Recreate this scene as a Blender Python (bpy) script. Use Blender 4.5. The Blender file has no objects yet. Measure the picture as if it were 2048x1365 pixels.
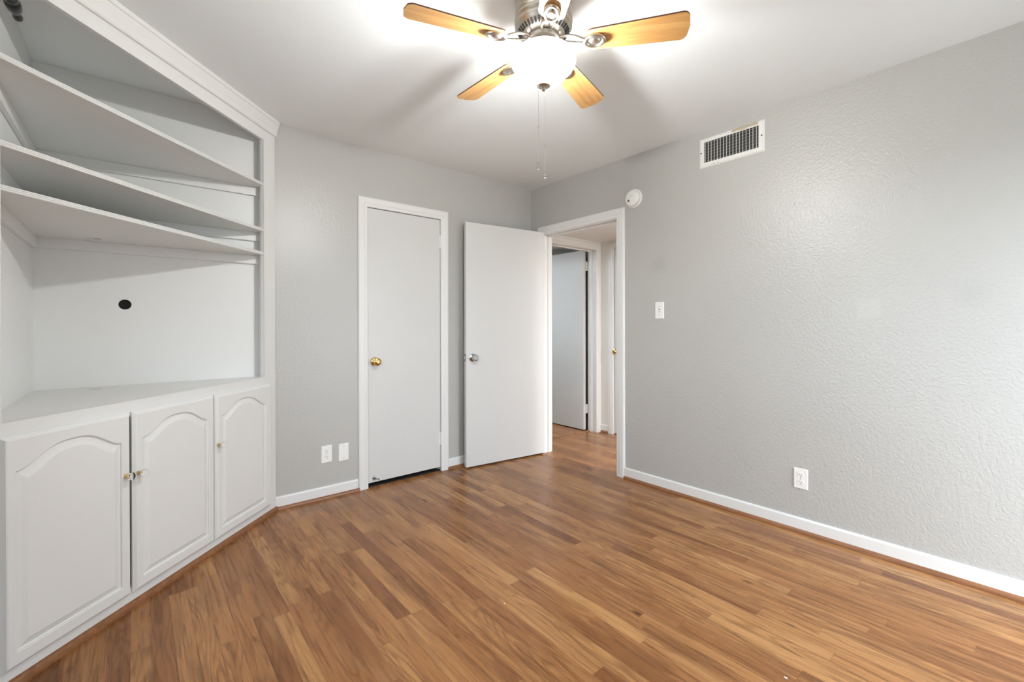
import bpy, bmesh, math, random
from mathutils import Vector, Matrix

S = bpy.context.scene
COL = S.collection
PI = math.pi

# ------------------------------------------------------------------ camera
F_PX, PY = 900.136, 656.441
CAM = Vector((-2.86473, -3.13892, 1.16196))
PITCH, ROLL, YAW = -0.00423, -0.001628, 0.697205
d = Vector((math.sin(YAW) * math.cos(PITCH), math.cos(YAW) * math.cos(PITCH), math.sin(PITCH)))
r = Vector((math.cos(YAW), -math.sin(YAW), 0))
u = r.cross(d)
r2 = r * math.cos(ROLL) + u * math.sin(ROLL)
u2 = -r * math.sin(ROLL) + u * math.cos(ROLL)
cam_data = bpy.data.cameras.new('camera')
cam = bpy.data.objects.new('camera', cam_data)
COL.objects.link(cam)
cam.matrix_world = Matrix(((r2.x, u2.x, -d.x, CAM.x), (r2.y, u2.y, -d.y, CAM.y), (r2.z, u2.z, -d.z, CAM.z), (0, 0, 0, 1)))
cam_data.sensor_width = 36
cam_data.lens = 36 * F_PX / 2048
cam_data.shift_y = -(682.5 - PY) / 2048
cam_data.clip_start = 0.02
S.camera = cam

# ------------------------------------------------------------------ light and exposure
S.view_settings.view_transform = 'Standard'
S.view_settings.look = 'None'
S.view_settings.gamma = 1
S.view_settings.use_curve_mapping = False
S.view_settings.exposure = 0.2
S.cycles.use_denoising = True
S.cycles.max_bounces = 14
S.cycles.diffuse_bounces = 8
S.cycles.transparent_max_bounces = 16
S.cycles.sample_clamp_indirect = 6

SKY_STRENGTH = 14.5
BULB_STRENGTH = 1230.0
HALL_WATTS = 85.0
world = bpy.data.worlds.new('overcast_sky')
S.world = world
world.use_nodes = True
bg = world.node_tree.nodes['Background']
_nt = world.node_tree
_tc = _nt.nodes.new('ShaderNodeTexCoord')
_sp = _nt.nodes.new('ShaderNodeSeparateXYZ')
_rp = _nt.nodes.new('ShaderNodeValToRGB')          # overcast sky above, dim ground below the horizon
_nt.links.new(_tc.outputs['Generated'], _sp.inputs[0])
_mr = _nt.nodes.new('ShaderNodeMapRange')
_nt.links.new(_sp.outputs[2], _mr.inputs[0])
_mr.inputs[1].default_value, _mr.inputs[2].default_value = -1, 1
_nt.links.new(_mr.outputs[0], _rp.inputs[0])
_e = _rp.color_ramp.elements
_e[0].position, _e[0].color = 0.47, (0.20, 0.215, 0.22, 1)
_e[1].position, _e[1].color = 0.53, (0.80, 0.90, 1.0, 1)
_nt.links.new(_rp.outputs[0], bg.inputs['Color'])
bg.inputs['Strength'].default_value = SKY_STRENGTH

WIN = dict(y0=-2.62, y1=-1.50, z0=0.86, z1=1.95)   # window opening in the left wall
WIN_ADDED = dict(x0=-1.08, x1=-0.10, z0=0.04, z1=2.03)   # unseen glazed opening, added behind the camera to light the lower right
NEAR = -3.78
LWX = -3.195                                        # room face of the left wall


def light_portal(name, loc, rot, sx, sy):
    L = bpy.data.lights.new(name, 'AREA')
    L.shape = 'RECTANGLE'
    L.size, L.size_y = sx, sy
    L.cycles.is_portal = True
    o = bpy.data.objects.new(name, L)
    o.location = loc
    o.rotation_euler = rot
    COL.objects.link(o)
    return o


light_portal('window_portal', (LWX - 0.16, (WIN['y0'] + WIN['y1']) / 2, (WIN['z0'] + WIN['z1']) / 2), (0, -PI / 2, 0),
             WIN['z1'] - WIN['z0'], WIN['y1'] - WIN['y0'])
light_portal('added_window_portal', ((WIN_ADDED['x0'] + WIN_ADDED['x1']) / 2, NEAR - 0.125, (WIN_ADDED['z0'] + WIN_ADDED['z1']) / 2), (PI / 2, 0, 0),
             WIN_ADDED['x1'] - WIN_ADDED['x0'], WIN_ADDED['z1'] - WIN_ADDED['z0'])
hl = bpy.data.lights.new('hall_fill_light', 'AREA')      # unseen disk light added to brighten the hallway
hl.shape, hl.size = 'DISK', 0.4
hl.energy = HALL_WATTS
hl.color = (0.97, 0.98, 1.0)
hlo = bpy.data.objects.new('hall_fill_light', hl)
hlo.location = (0.58, -2.9, 2.07)
COL.objects.link(hlo)


# ------------------------------------------------------------------ materials
def srgb(r_, g_, b_):
    f = lambda c: (c / 255) / 12.92 if c / 255 <= 0.04045 else ((c / 255 + 0.055) / 1.055) ** 2.4
    return (f(r_), f(g_), f(b_), 1)


def new_mat(name):
    m = bpy.data.materials.new(name)
    m.use_nodes = True
    nt = m.node_tree
    return m, nt, nt.nodes['Principled BSDF']


def N(nt, t, **kw):
    n = nt.nodes.new(t)
    for k, v in kw.items():
        setattr(n, k, v)
    return n


def math_node(nt, op, a, b=None, c=None):
    n = N(nt, 'ShaderNodeMath', operation=op)
    for i, v in enumerate((a, b, c)):
        if v is None:
            continue
        if isinstance(v, (int, float)):
            n.inputs[i].default_value = v
        else:
            nt.links.new(v, n.inputs[i])
    return n.outputs[0]


def mix_rgb(nt, fac, a, b, mode='MIX'):
    n = N(nt, 'ShaderNodeMix', data_type='RGBA', blend_type=mode)
    for sock, v in ((n.inputs[0], fac), (n.inputs[6], a), (n.inputs[7], b)):
        if isinstance(v, (int, float)):
            sock.default_value = v
        elif isinstance(v, tuple):
            sock.default_value = v
        else:
            nt.links.new(v, sock)
    return n.outputs[2]


def world_pos(nt):
    return N(nt, 'ShaderNodeNewGeometry').outputs['Position']


def noise(nt, vec, scale, detail=2, rough=0.5, dist=0.0):
    n = N(nt, 'ShaderNodeTexNoise')
    n.inputs['Scale'].default_value = scale
    n.inputs['Detail'].default_value = detail
    n.inputs['Roughness'].default_value = rough
    n.inputs['Distortion'].default_value = dist
    nt.links.new(vec, n.inputs['Vector'])
    return n.outputs[0]


def bump(nt, bs, height, strength, dist=0.002):
    b = N(nt, 'ShaderNodeBump')
    b.inputs['Strength'].default_value = strength
    b.inputs['Distance'].default_value = dist
    nt.links.new(height, b.inputs['Height'])
    nt.links.new(b.outputs[0], bs.inputs['Normal'])


def paint(name, col, rough, bump_scale=None, bump_strength=0.0, vary=0.03, bdist=0.002):
    m, nt, bs = new_mat(name)
    pos = world_pos(nt)
    n1 = noise(nt, pos, 2.3, 3)
    dark = tuple(c * (1 - vary) for c in col[:3]) + (1,)
    light = tuple(min(1, c * (1 + vary)) for c in col[:3]) + (1,)
    nt.links.new(mix_rgb(nt, n1, dark, light), bs.inputs['Base Color'])
    bs.inputs['Roughness'].default_value = rough
    if bump_scale:
        bump(nt, bs, noise(nt, pos, bump_scale, 3, 0.55), bump_strength, bdist)
    return m


WALL_COL = srgb(181, 180, 176)


def wall_paint_with_patches():
    """Grey wall paint; two touched-up patches with a shape of their own on the right wall."""
    m, nt, bs = new_mat('grey_wall_paint_patched')
    pos = world_pos(nt)
    sep = N(nt, 'ShaderNodeSeparateXYZ')
    nt.links.new(pos, sep.inputs[0])
    n1 = noise(nt, pos, 2.3, 3)
    base = mix_rgb(nt, n1, tuple(c * 0.97 for c in WALL_COL[:3]) + (1,), tuple(c * 1.03 for c in WALL_COL[:3]) + (1,))

    def disc(y, z, rad, soft):
        dy = math_node(nt, 'SUBTRACT', sep.outputs[1], y)
        dz = math_node(nt, 'SUBTRACT', sep.outputs[2], z)
        dist = math_node(nt, 'SQRT', math_node(nt, 'ADD', math_node(nt, 'MULTIPLY', dy, dy), math_node(nt, 'MULTIPLY', dz, dz)))
        mr = N(nt, 'ShaderNodeMapRange')
        nt.links.new(dist, mr.inputs[0])
        mr.inputs[1].default_value = rad - soft
        mr.inputs[2].default_value = rad + soft
        mr.inputs[3].default_value = 1
        mr.inputs[4].default_value = 0
        return mr.outputs[0]
    c1 = disc(-1.347, 1.60, 0.055, 0.025)
    col = mix_rgb(nt, math_node(nt, 'MULTIPLY', c1, 0.55), base, tuple(c * 0.86 for c in WALL_COL[:3]) + (1,))
    c3 = disc(-2.92, 1.30, 0.05, 0.03)
    col = mix_rgb(nt, math_node(nt, 'MULTIPLY', c3, 0.4), col, tuple(c * 0.88 for c in WALL_COL[:3]) + (1,))
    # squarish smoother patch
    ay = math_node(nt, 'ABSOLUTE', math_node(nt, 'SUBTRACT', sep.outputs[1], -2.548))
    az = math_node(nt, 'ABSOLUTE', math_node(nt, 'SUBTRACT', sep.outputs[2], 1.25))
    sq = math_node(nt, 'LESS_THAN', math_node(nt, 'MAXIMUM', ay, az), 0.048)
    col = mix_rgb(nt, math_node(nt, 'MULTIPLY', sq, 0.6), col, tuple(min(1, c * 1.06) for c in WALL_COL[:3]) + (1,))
    nt.links.new(col, bs.inputs['Base Color'])
    bs.inputs['Roughness'].default_value = 0.34
    bs.inputs['Specular IOR Level'].default_value = 0.55
    h = noise(nt, pos, 72, 2.5, 0.5, 0.6)
    b = N(nt, 'ShaderNodeBump')
    b.inputs['Distance'].default_value = 0.003
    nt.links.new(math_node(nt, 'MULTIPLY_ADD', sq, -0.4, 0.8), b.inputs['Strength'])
    nt.links.new(h, b.inputs['Height'])
    nt.links.new(b.outputs[0], bs.inputs['Normal'])
    return m


M = {}
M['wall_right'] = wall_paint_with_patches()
M['wall'] = paint('grey_wall_paint', WALL_COL, 0.34, 72, 0.5, 0.03, 0.003)
M['ceiling'] = paint('ceiling_paint', srgb(234, 237, 238), 0.55, 70, 0.12)
M['trim'] = paint('white_trim_paint', srgb(224, 224, 222), 0.33, 22, 0.05)
M['door'] = paint('white_door_paint', srgb(208, 208, 206), 0.38, 30, 0.04)
M['cabinet'] = paint('white_cabinet_paint', srgb(222, 222, 220), 0.36, 26, 0.06)
M['cream'] = paint('cream_hall_paint', srgb(230, 229, 226), 0.45, 60, 0.15)
M['plastic'] = paint('white_plastic', srgb(236, 236, 233), 0.3, None)
M['grille'] = paint('white_enamel', srgb(226, 226, 222), 0.35, None)
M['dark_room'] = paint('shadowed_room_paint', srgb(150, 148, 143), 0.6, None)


def plain(name, col, rough=0.5, metallic=0.0):
    m, nt, bs = new_mat(name)
    bs.inputs['Base Color'].default_value = col
    bs.inputs['Roughness'].default_value = rough
    bs.inputs['Metallic'].default_value = metallic
    return m


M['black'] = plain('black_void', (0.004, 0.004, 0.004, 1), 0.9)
M['slot'] = plain('dark_slot', (0.02, 0.02, 0.02, 1), 0.6)
M['duct'] = plain('dark_duct', (0.03, 0.029, 0.026, 1), 0.7)  # flat near-black colour of the plate behind the louvres
M['vane'] = plain('dark_grey_vane', (0.09, 0.088, 0.08, 1), 0.6)  # even dark grey of the damper vanes
M['rod'] = plain('black_rod_metal', (0.018, 0.018, 0.017, 1), 0.32, 0.6)
M['screw'] = plain('screw_metal', (0.25, 0.25, 0.25, 1), 0.4, 0.9)
M['chip'] = plain('white_paint_chip', (0.8, 0.8, 0.78, 1), 0.6)
M['fleck'] = plain('dark_fleck', (0.03, 0.012, 0.006, 1), 0.7)


def brushed(name, col, rough):
    m, nt, bs = new_mat(name)
    tc = N(nt, 'ShaderNodeTexCoord')
    mp = N(nt, 'ShaderNodeMapping')
    mp.inputs['Scale'].default_value = (2, 2, 90)
    nt.links.new(tc.outputs['Object'], mp.inputs[0])
    n1 = noise(nt, mp.outputs[0], 6, 3)
    nt.links.new(mix_rgb(nt, n1, tuple(c * 0.85 for c in col[:3]) + (1,), tuple(min(1, c * 1.1) for c in col[:3]) + (1,)), bs.inputs['Base Color'])
    bs.inputs['Metallic'].default_value = 1
    bs.inputs['Roughness'].default_value = rough
    return m


M['nickel'] = brushed('brushed_nickel', (0.62, 0.58, 0.52, 1), 0.3)
M['brass'] = brushed('polished_brass', (0.78, 0.57, 0.24, 1), 0.16)
M['satin'] = brushed('satin_nickel', (0.5, 0.5, 0.49, 1), 0.22)
M['chrome'] = brushed('chrome_chain', (0.55, 0.54, 0.52, 1), 0.2)

# clear acrylic
m, nt, bs = new_mat('clear_acrylic')
bs.inputs['Base Color'].default_value = (1, 1, 1, 1)
bs.inputs['Roughness'].default_value = 0.03
bs.inputs['IOR'].default_value = 1.3
bs.inputs['Transmission Weight'].default_value = 1
M['acrylic'] = m

# window glass: clear pane
m = bpy.data.materials.new('window_glass')
m.use_nodes = True
nt = m.node_tree
nt.nodes.remove(nt.nodes['Principled BSDF'])
tr = N(nt, 'ShaderNodeBsdfTransparent')
gl = N(nt, 'ShaderNodeBsdfGlossy')
gl.inputs['Roughness'].default_value = 0.02
mx = N(nt, 'ShaderNodeMixShader')
mx.inputs[0].default_value = 0.06
nt.links.new(tr.outputs[0], mx.inputs[1])
nt.links.new(gl.outputs[0], mx.inputs[2])
nt.links.new(mx.outputs[0], nt.nodes['Material Output'].inputs[0])
M['glass'] = m
m = m.copy()
m.name = 'dimmed_window_glass'
m.node_tree.nodes['Transparent BSDF'].inputs[0].default_value = (0.85, 0.85, 0.85, 1)  # left pane dimmed to weaken the daylight from that window
M['glass_dimmed'] = m

# lamp bulb
m = bpy.data.materials.new('lit_bulb')
m.use_nodes = True
nt = m.node_tree
nt.nodes.remove(nt.nodes['Principled BSDF'])
em = N(nt, 'ShaderNodeEmission')
em.inputs['Color'].default_value = (0.93, 0.97, 1.0, 1)
em.inputs['Strength'].default_value = BULB_STRENGTH
nt.links.new(em.outputs[0], nt.nodes['Material Output'].inputs[0])
M['bulb'] = m

# frosted alabaster lamp bowl: part see-through, part milky, glowing from the bulbs inside
m = bpy.data.materials.new('frosted_lamp_glass')
m.use_nodes = True
nt = m.node_tree
nt.nodes.remove(nt.nodes['Principled BSDF'])
tr = N(nt, 'ShaderNodeBsdfTransparent')
tr.inputs[0].default_value = (1, 0.97, 0.92, 1)
tl = N(nt, 'ShaderNodeBsdfTranslucent')
tl.inputs[0].default_value = (0.95, 0.92, 0.86, 1)
em = N(nt, 'ShaderNodeEmission')
pos = N(nt, 'ShaderNodeTexCoord').outputs['Object']
cl = noise(nt, pos, 9, 4, 0.55, 1.5)
cr = N(nt, 'ShaderNodeMapRange')
nt.links.new(cl, cr.inputs[0])
cr.inputs[1].default_value, cr.inputs[2].default_value = 0.3, 0.7
cr.inputs[3].default_value, cr.inputs[4].default_value = 1.2, 1.9
em.inputs['Color'].default_value = (1.0, 0.98, 0.95, 1)
nt.links.new(cr.outputs[0], em.inputs['Strength'])
m1 = N(nt, 'ShaderNodeMixShader')
m1.inputs[0].default_value = 0.25
nt.links.new(tr.outputs[0], m1.inputs[1])
nt.links.new(tl.outputs[0], m1.inputs[2])
ad = N(nt, 'ShaderNodeAddShader')
nt.links.new(m1.outputs[0], ad.inputs[0])
nt.links.new(em.outputs[0], ad.inputs[1])
nt.links.new(ad.outputs[0], nt.nodes['Material Output'].inputs[0])
M['bowl'] = m


def laminate(name, tint=1.0):
    """Three-strip oak laminate: strips 61 mm wide running along y."""
    m, nt, bs = new_mat(name)
    pos = world_pos(nt)
    sep = N(nt, 'ShaderNodeSeparateXYZ')
    nt.links.new(pos, sep.inputs[0])
    X, Y = sep.outputs[0], sep.outputs[1]
    w = 0.062
    sx = math_node(nt, 'DIVIDE', math_node(nt, 'ADD', X, 10.012), w)
    i = math_node(nt, 'FLOOR', sx)
    fx = math_node(nt, 'FRACT', sx)
    wn = N(nt, 'ShaderNodeTexWhiteNoise', noise_dimensions='1D')
    nt.links.new(i, wn.inputs['W'])
    roff = wn.outputs['Value']
    sy = math_node(nt, 'MULTIPLY_ADD', roff, 7.31, math_node(nt, 'DIVIDE', math_node(nt, 'ADD', Y, 20), math_node(nt, 'MULTIPLY_ADD', wn.outputs['Color'], 0.35, 0.55)))
    j = math_node(nt, 'FLOOR', sy)
    fy = math_node(nt, 'FRACT', sy)
    cmb = N(nt, 'ShaderNodeCombineXYZ')
    nt.links.new(i, cmb.inputs[0])
    nt.links.new(j, cmb.inputs[1])
    w2 = N(nt, 'ShaderNodeTexWhiteNoise', noise_dimensions='2D')
    nt.links.new(cmb.outputs[0], w2.inputs['Vector'])
    rc = N(nt, 'ShaderNodeSeparateColor')
    nt.links.new(w2.outputs['Color'], rc.inputs[0])
    ra, rb, rcc = rc.outputs[0], rc.outputs[1], rc.outputs[2]
    # per-piece texture space
    tx = math_node(nt, 'MULTIPLY_ADD', ra, 37.0, X)
    ty = math_node(nt, 'MULTIPLY_ADD', rb, 53.0, Y)

    def vec(kx, ky, kz=0.0):
        c = N(nt, 'ShaderNodeCombineXYZ')
        nt.links.new(math_node(nt, 'MULTIPLY', tx, kx), c.inputs[0])
        nt.links.new(math_node(nt, 'MULTIPLY', ty, ky), c.inputs[1])
        nt.links.new(math_node(nt, 'MULTIPLY', rcc, 40.0), c.inputs[2])
        return c.outputs[0]
    fine = noise(nt, vec(420, 9), 1.0, 3, 0.6)
    mid = noise(nt, vec(70, 3.2), 1.0, 4, 0.6, 0.4)
    big = noise(nt, vec(16, 1.6), 1.0, 2, 0.5, 0.3)
    rings = math_node(nt, 'SINE', math_node(nt, 'MULTIPLY', noise(nt, vec(13, 1.5), 1.0, 1.5, 0.45), 75.0))
    rings = math_node(nt, 'MULTIPLY_ADD', rings, 0.5, 0.5)
    rings = math_node(nt, 'POWER', rings, 2.0)
    # tone of each piece
    ramp = N(nt, 'ShaderNodeValToRGB')
    nt.links.new(rcc, ramp.inputs[0])
    el = ramp.color_ramp.elements
    el[0].position, el[0].color = 0.0, srgb(134, 90, 56)
    el[1].position, el[1].color = 1.0, srgb(186, 141, 95)
    for p_, c_ in ((0.25, srgb(150, 103, 65)), (0.5, srgb(164, 117, 76)), (0.75, srgb(174, 127, 84))):
        e = el.new(p_)
        e.color = c_
    col = ramp.outputs[0]
    dk = srgb(96, 58, 32)
    ringmask = math_node(nt, 'MULTIPLY', math_node(nt, 'MULTIPLY', rings, math_node(nt, 'GREATER_THAN', ra, 0.42)), 0.38)
    col = mix_rgb(nt, ringmask, col, dk)

    def rng(v, a, b, lo, hi):
        q = N(nt, 'ShaderNodeMapRange')
        nt.links.new(v, q.inputs[0])
        for k, val in zip((1, 2, 3, 4), (a, b, lo, hi)):
            q.inputs[k].default_value = val
        return q.outputs[0]
    col = mix_rgb(nt, rng(mid, 0.46, 0.72, 0, 0.7), col, dk)
    col = mix_rgb(nt, rng(fine, 0.48, 0.72, 0, 0.5), col, dk)
    col = mix_rgb(nt, rng(big, 0.56, 0.76, 0, 0.55), col, srgb(80, 50, 30))
    col = mix_rgb(nt, rng(big, 0.25, 0.45, 0.3, 0.0), col, srgb(200, 157, 112))
    # knots
    vor = N(nt, 'ShaderNodeTexVoronoi')
    vor.inputs['Scale'].default_value = 1.0
    nt.links.new(vec(9.0, 3.4), vor.inputs['Vector'])
    kd = vor.outputs['Distance']
    kr = N(nt, 'ShaderNodeSeparateColor')
    nt.links.new(vor.outputs['Color'], kr.inputs[0])
    km = math_node(nt, 'MULTIPLY', rng(kd, 0.05, 0.13, 1, 0), math_node(nt, 'GREATER_THAN', kr.outputs[0], 0.80))
    col = mix_rgb(nt, math_node(nt, 'MULTIPLY', km, 0.8), col, srgb(52, 32, 20))
    # joints: faint dark line
    ex_ = math_node(nt, 'MINIMUM', fx, math_node(nt, 'SUBTRACT', 1.0, fx))
    ey_ = math_node(nt, 'MULTIPLY', math_node(nt, 'MINIMUM', fy, math_node(nt, 'SUBTRACT', 1.0, fy)), 10.0)
    col = mix_rgb(nt, rng(math_node(nt, 'MINIMUM', ex_, ey_), 0.0, 0.022, 0.45, 0.0), col, srgb(80, 46, 26))
    col = mix_rgb(nt, 1.0, col, (0.97, 0.915, 0.82, 1), 'MULTIPLY')
    nt.links.new(col, bs.inputs['Base Color'])
    nt.links.new(rng(mid, 0.3, 0.7, 0.22, 0.30), bs.inputs['Roughness'])
    bs.inputs['Specular IOR Level'].default_value = 0.26
    bump(nt, bs, math_node(nt, 'MULTIPLY_ADD', fine, 0.5, noise(nt, pos, 3.0, 1)), 0.03)
    return m


M['floor'] = laminate('oak_laminate')


def wood(name, c1, c2, axis=0, rough=0.35):
    m, nt, bs = new_mat(name)
    tc = N(nt, 'ShaderNodeTexCoord')
    mp = N(nt, 'ShaderNodeMapping')
    sc = [60, 60, 60]
    sc[axis] = 4
    mp.inputs['Scale'].default_value = sc
    nt.links.new(tc.outputs['Object'], mp.inputs[0])
    n1 = noise(nt, mp.outputs[0], 1.0, 4, 0.6, 0.8)
    q = N(nt, 'ShaderNodeMapRange')
    nt.links.new(n1, q.inputs[0])
    q.inputs[1].default_value, q.inputs[2].default_value = 0.3, 0.7
    nt.links.new(mix_rgb(nt, q.outputs[0], c1, c2), bs.inputs['Base Color'])
    bs.inputs['Roughness'].default_value = rough
    return m


M['shoe_y'] = wood('brown_shoe_moulding', srgb(116, 75, 46), srgb(150, 101, 65), 1, 0.4)
M['shoe_x'] = wood('brown_shoe_moulding_back', srgb(116, 75, 46), srgb(150, 101, 65), 0, 0.4)
M['blade_edge'] = plain('dark_blade_edge', srgb(92, 58, 34), 0.5)


# ------------------------------------------------------------------ mesh helpers
ORIGIN = {}


class MB:
    def __init__(s):
        s.v, s.f, s.sm = [], [], []

    def add(s, vs, fs, smooth=False):
        b = len(s.v)
        s.v.extend(Vector(q) for q in vs)
        s.f.extend(tuple(b + k for k in q) for q in fs)
        s.sm.extend([smooth] * len(fs))
        return s

    def box(s, x0, x1, y0, y1, z0, z1, T=None):
        vs = [(x, y, z) for z in (z0, z1) for y in (y0, y1) for x in (x0, x1)]
        if T:
            vs = [T(*q) for q in vs]
        return s.add(vs, [(0, 2, 3, 1), (4, 5, 7, 6), (0, 1, 5, 4), (2, 6, 7, 3), (0, 4, 6, 2), (1, 3, 7, 5)])

    def lathe(s, prof, org, axis=(0, 0, 1), n=32, cap0=False, cap1=False, smooth=True, scale=(1, 1)):
        a = Vector(axis).normalized()
        t = a.orthogonal().normalized() if abs(a.z) < 0.99 else Vector((1, 0, 0))
        b = a.cross(t)
        o = Vector(org)
        vs, fs = [], []
        for rad, h in prof:
            for k in range(n):
                an = 2 * PI * k / n
                vs.append(o + a * h + t * (rad * scale[0] * math.cos(an)) + b * (rad * scale[1] * math.sin(an)))
        for i in range(len(prof) - 1):
            for k in range(n):
                k2 = (k + 1) % n
                fs.append((i * n + k, i * n + k2, (i + 1) * n + k2, (i + 1) * n + k))
        s.add(vs, fs, smooth)
        if cap0:
            s.add(vs[:n], [tuple(range(n))[::-1]])
        if cap1:
            s.add(vs[-n:], [tuple(range(n))])
        return s

    def ball(s, c, rx, ry=None, rz=None, n=16, m_=10):
        ry = rx if ry is None else ry
        rz = rx if rz is None else rz
        vs, fs = [], []
        for i in range(m_ + 1):
            th = PI * i / m_
            for k in range(n):
                ph = 2 * PI * k / n
                vs.append((c[0] + rx * math.sin(th) * math.cos(ph), c[1] + ry * math.sin(th) * math.sin(ph), c[2] + rz * math.cos(th)))
        for i in range(m_):
            for k in range(n):
                k2 = (k + 1) % n
                fs.append((i * n + k, (i + 1) * n + k, (i + 1) * n + k2, i * n + k2))
        return s.add(vs, fs, True)

    def tube(s, pts, rad, n=8, smooth=True):
        pts = [Vector(q) for q in pts]
        vs, fs = [], []
        rads = rad if isinstance(rad, (list, tuple)) else [rad] * len(pts)
        prev = None
        for i, q in enumerate(pts):
            t = (pts[min(i + 1, len(pts) - 1)] - pts[max(i - 1, 0)]).normalized()
            a = t.orthogonal().normalized() if prev is None else (prev - t * prev.dot(t)).normalized()
            prev = a
            b = t.cross(a)
            for k in range(n):
                an = 2 * PI * k / n
                vs.append(q + (a * math.cos(an) + b * math.sin(an)) * rads[i])
        for i in range(len(pts) - 1):
            for k in range(n):
                k2 = (k + 1) % n
                fs.append((i * n + k, i * n + k2, (i + 1) * n + k2, (i + 1) * n + k))
        fs.append(tuple(range(n))[::-1])
        fs.append(tuple(range((len(pts) - 1) * n, len(pts) * n)))
        return s.add(vs, fs, smooth)

    def prism(s, poly, h0, h1, T):
        """poly: 2-D outline; T(a, b, h) -> world point."""
        n = len(poly)
        vs = [T(a, b, h0) for a, b in poly] + [T(a, b, h1) for a, b in poly]
        fs = [tuple(range(n))[::-1], tuple(range(n, 2 * n))] + [(k, (k + 1) % n, n + (k + 1) % n, n + k) for k in range(n)]
        return s.add(vs, fs)

    def loops(s, loops, cap_first=False, cap_last=False, smooth=False):
        n = len(loops[0])
        vs = [q for L in loops for q in L]
        fs = []
        for i in range(len(loops) - 1):
            for k in range(n):
                k2 = (k + 1) % n
                fs.append((i * n + k, i * n + k2, (i + 1) * n + k2, (i + 1) * n + k))
        s.add(vs, fs, smooth)
        if cap_first:
            s.add(loops[0], [tuple(range(n))[::-1]])
        if cap_last:
            s.add(loops[-1], [tuple(range(n))])
        return s

    def build(s, name, mat, parent=None, bevel=0.0, seg=2, sharp=40):
        me = bpy.data.meshes.new(name)
        o = bpy.data.objects.new(name, me)
        org = Vector((0, 0, 0))
        if parent is not None:
            org = ORIGIN[parent.name]
            o.parent = parent
        me.from_pydata([tuple(q - org) for q in s.v], [], s.f)
        COL.objects.link(o)
        ORIGIN[o.name] = org
        bm = bmesh.new()
        bm.from_mesh(me)
        bmesh.ops.remove_doubles(bm, verts=bm.verts, dist=1e-6)
        bmesh.ops.recalc_face_normals(bm, faces=bm.faces)
        bm.to_mesh(me)
        bm.free()
        if any(s.sm):
            for p_ in me.polygons:
                p_.use_smooth = True
            me.set_sharp_from_angle(angle=math.radians(sharp))
        me.materials.append(mat)
        if bevel:
            b = o.modifiers.new('bevel', 'BEVEL')
            b.width, b.segments, b.limit_method, b.angle_limit = bevel, seg, 'ANGLE', math.radians(35)
        return o


def tag(o, label=None, cat=None, group=None, kind=None):
    for k, v in (('label', label), ('category', cat), ('group', group), ('kind', kind)):
        if v:
            o[k] = v
    return o


def root(name, loc, label, cat, group=None, kind=None):
    o = bpy.data.objects.new(name, None)
    o.empty_display_size = 0.05
    o.location = loc
    COL.objects.link(o)
    ORIGIN[o.name] = Vector(loc)
    return tag(o, label, cat, group, kind)


def struct(mb, name, mat, label=None, **kw):
    return tag(mb.build(name, mat, **kw), label=label, kind='structure')


# ------------------------------------------------------------------ room shell
H = 2.44
HH = 2.078          # hall ceiling
WT = 0.10
struct(MB().box(-3.40, 1.30, NEAR - 0.12, 2.2, -0.06, 0.0), 'floor', M['floor'], 'honey oak strip laminate floor')
struct(MB().box(-3.40, WT, NEAR - 0.12, 0.12, H, H + 0.08), 'ceiling', M['ceiling'], 'pale grey flat ceiling of the bedroom')
struct(MB().box(WT, 1.20, NEAR - 0.12, 2.2, HH, HH + 0.06), 'ceiling_hall', M['cream'], 'low hallway ceiling beyond the doorway')

# back wall with closet opening
CX0, CX1, CZ = -1.608, -0.964, 2.038
b = MB()
b.box(-3.40, CX0, 0, 0.12, 0, H).box(CX1, 0.0, 0, 0.12, 0, H).box(CX0, CX1, 0, 0.12, CZ, H)
struct(b, 'wall_back', M['wall'], 'grey back wall with the closet door')
# right wall with doorway
DY0, DY1, DZ = -1.001, -0.159, 2.008
b = MB()
b.box(0, WT, NEAR - 0.12, DY0, 0, H).box(0, WT, DY1, 0.12, 0, H).box(0, WT, DY0, DY1, DZ, H)
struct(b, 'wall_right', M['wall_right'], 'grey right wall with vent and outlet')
# left wall with window opening
b = MB()
LT = LWX - 0.15
b.box(LT, LWX, NEAR - 0.12, WIN['y0'], 0, H).box(LT, LWX, WIN['y1'], -1.085, 0, H)
b.box(LT, LWX, WIN['y0'], WIN['y1'], 0, WIN['z0']).box(LT, LWX, WIN['y0'], WIN['y1'], WIN['z1'], H)
b.box(LT, -3.252, -1.085, 0.12, 0, H)
struct(b, 'wall_left', M['wall'], 'grey left wall with the window')
b = MB()
b.box(-3.40, WIN_ADDED['x0'], NEAR - 0.12, NEAR, 0, H).box(WIN_ADDED['x1'], WT, NEAR - 0.12, NEAR, 0, H)
b.box(WIN_ADDED['x0'], WIN_ADDED['x1'], NEAR - 0.12, NEAR, 0, WIN_ADDED['z0']).box(WIN_ADDED['x0'], WIN_ADDED['x1'], NEAR - 0.12, NEAR, WIN_ADDED['z1'], H)
struct(b, 'wall_near', M['wall'])
# closet interior
b = MB()
b.box(CX0 - 0.3, CX1 + 0.3, 0.70, 0.76, 0, H).box(CX0 - 0.36, CX0 - 0.3, 0.12, 0.76, 0, H).box(CX1 + 0.3, CX1 + 0.36, 0.12, 0.76, 0, H).box(CX0 - 0.36, CX1 + 0.36, 0.12, 0.76, H, H + 0.05)
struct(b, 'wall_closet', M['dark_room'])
struct(MB().box(CX0 - 0.3, CX1 + 0.3, 0.006, 0.70, 0.0, 0.007), 'floor_closet_shade', plain('closet_shade_black', (0.012, 0.010, 0.009, 1), 0.95))  # near-black sheet painting in the shade under the closet door
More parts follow.
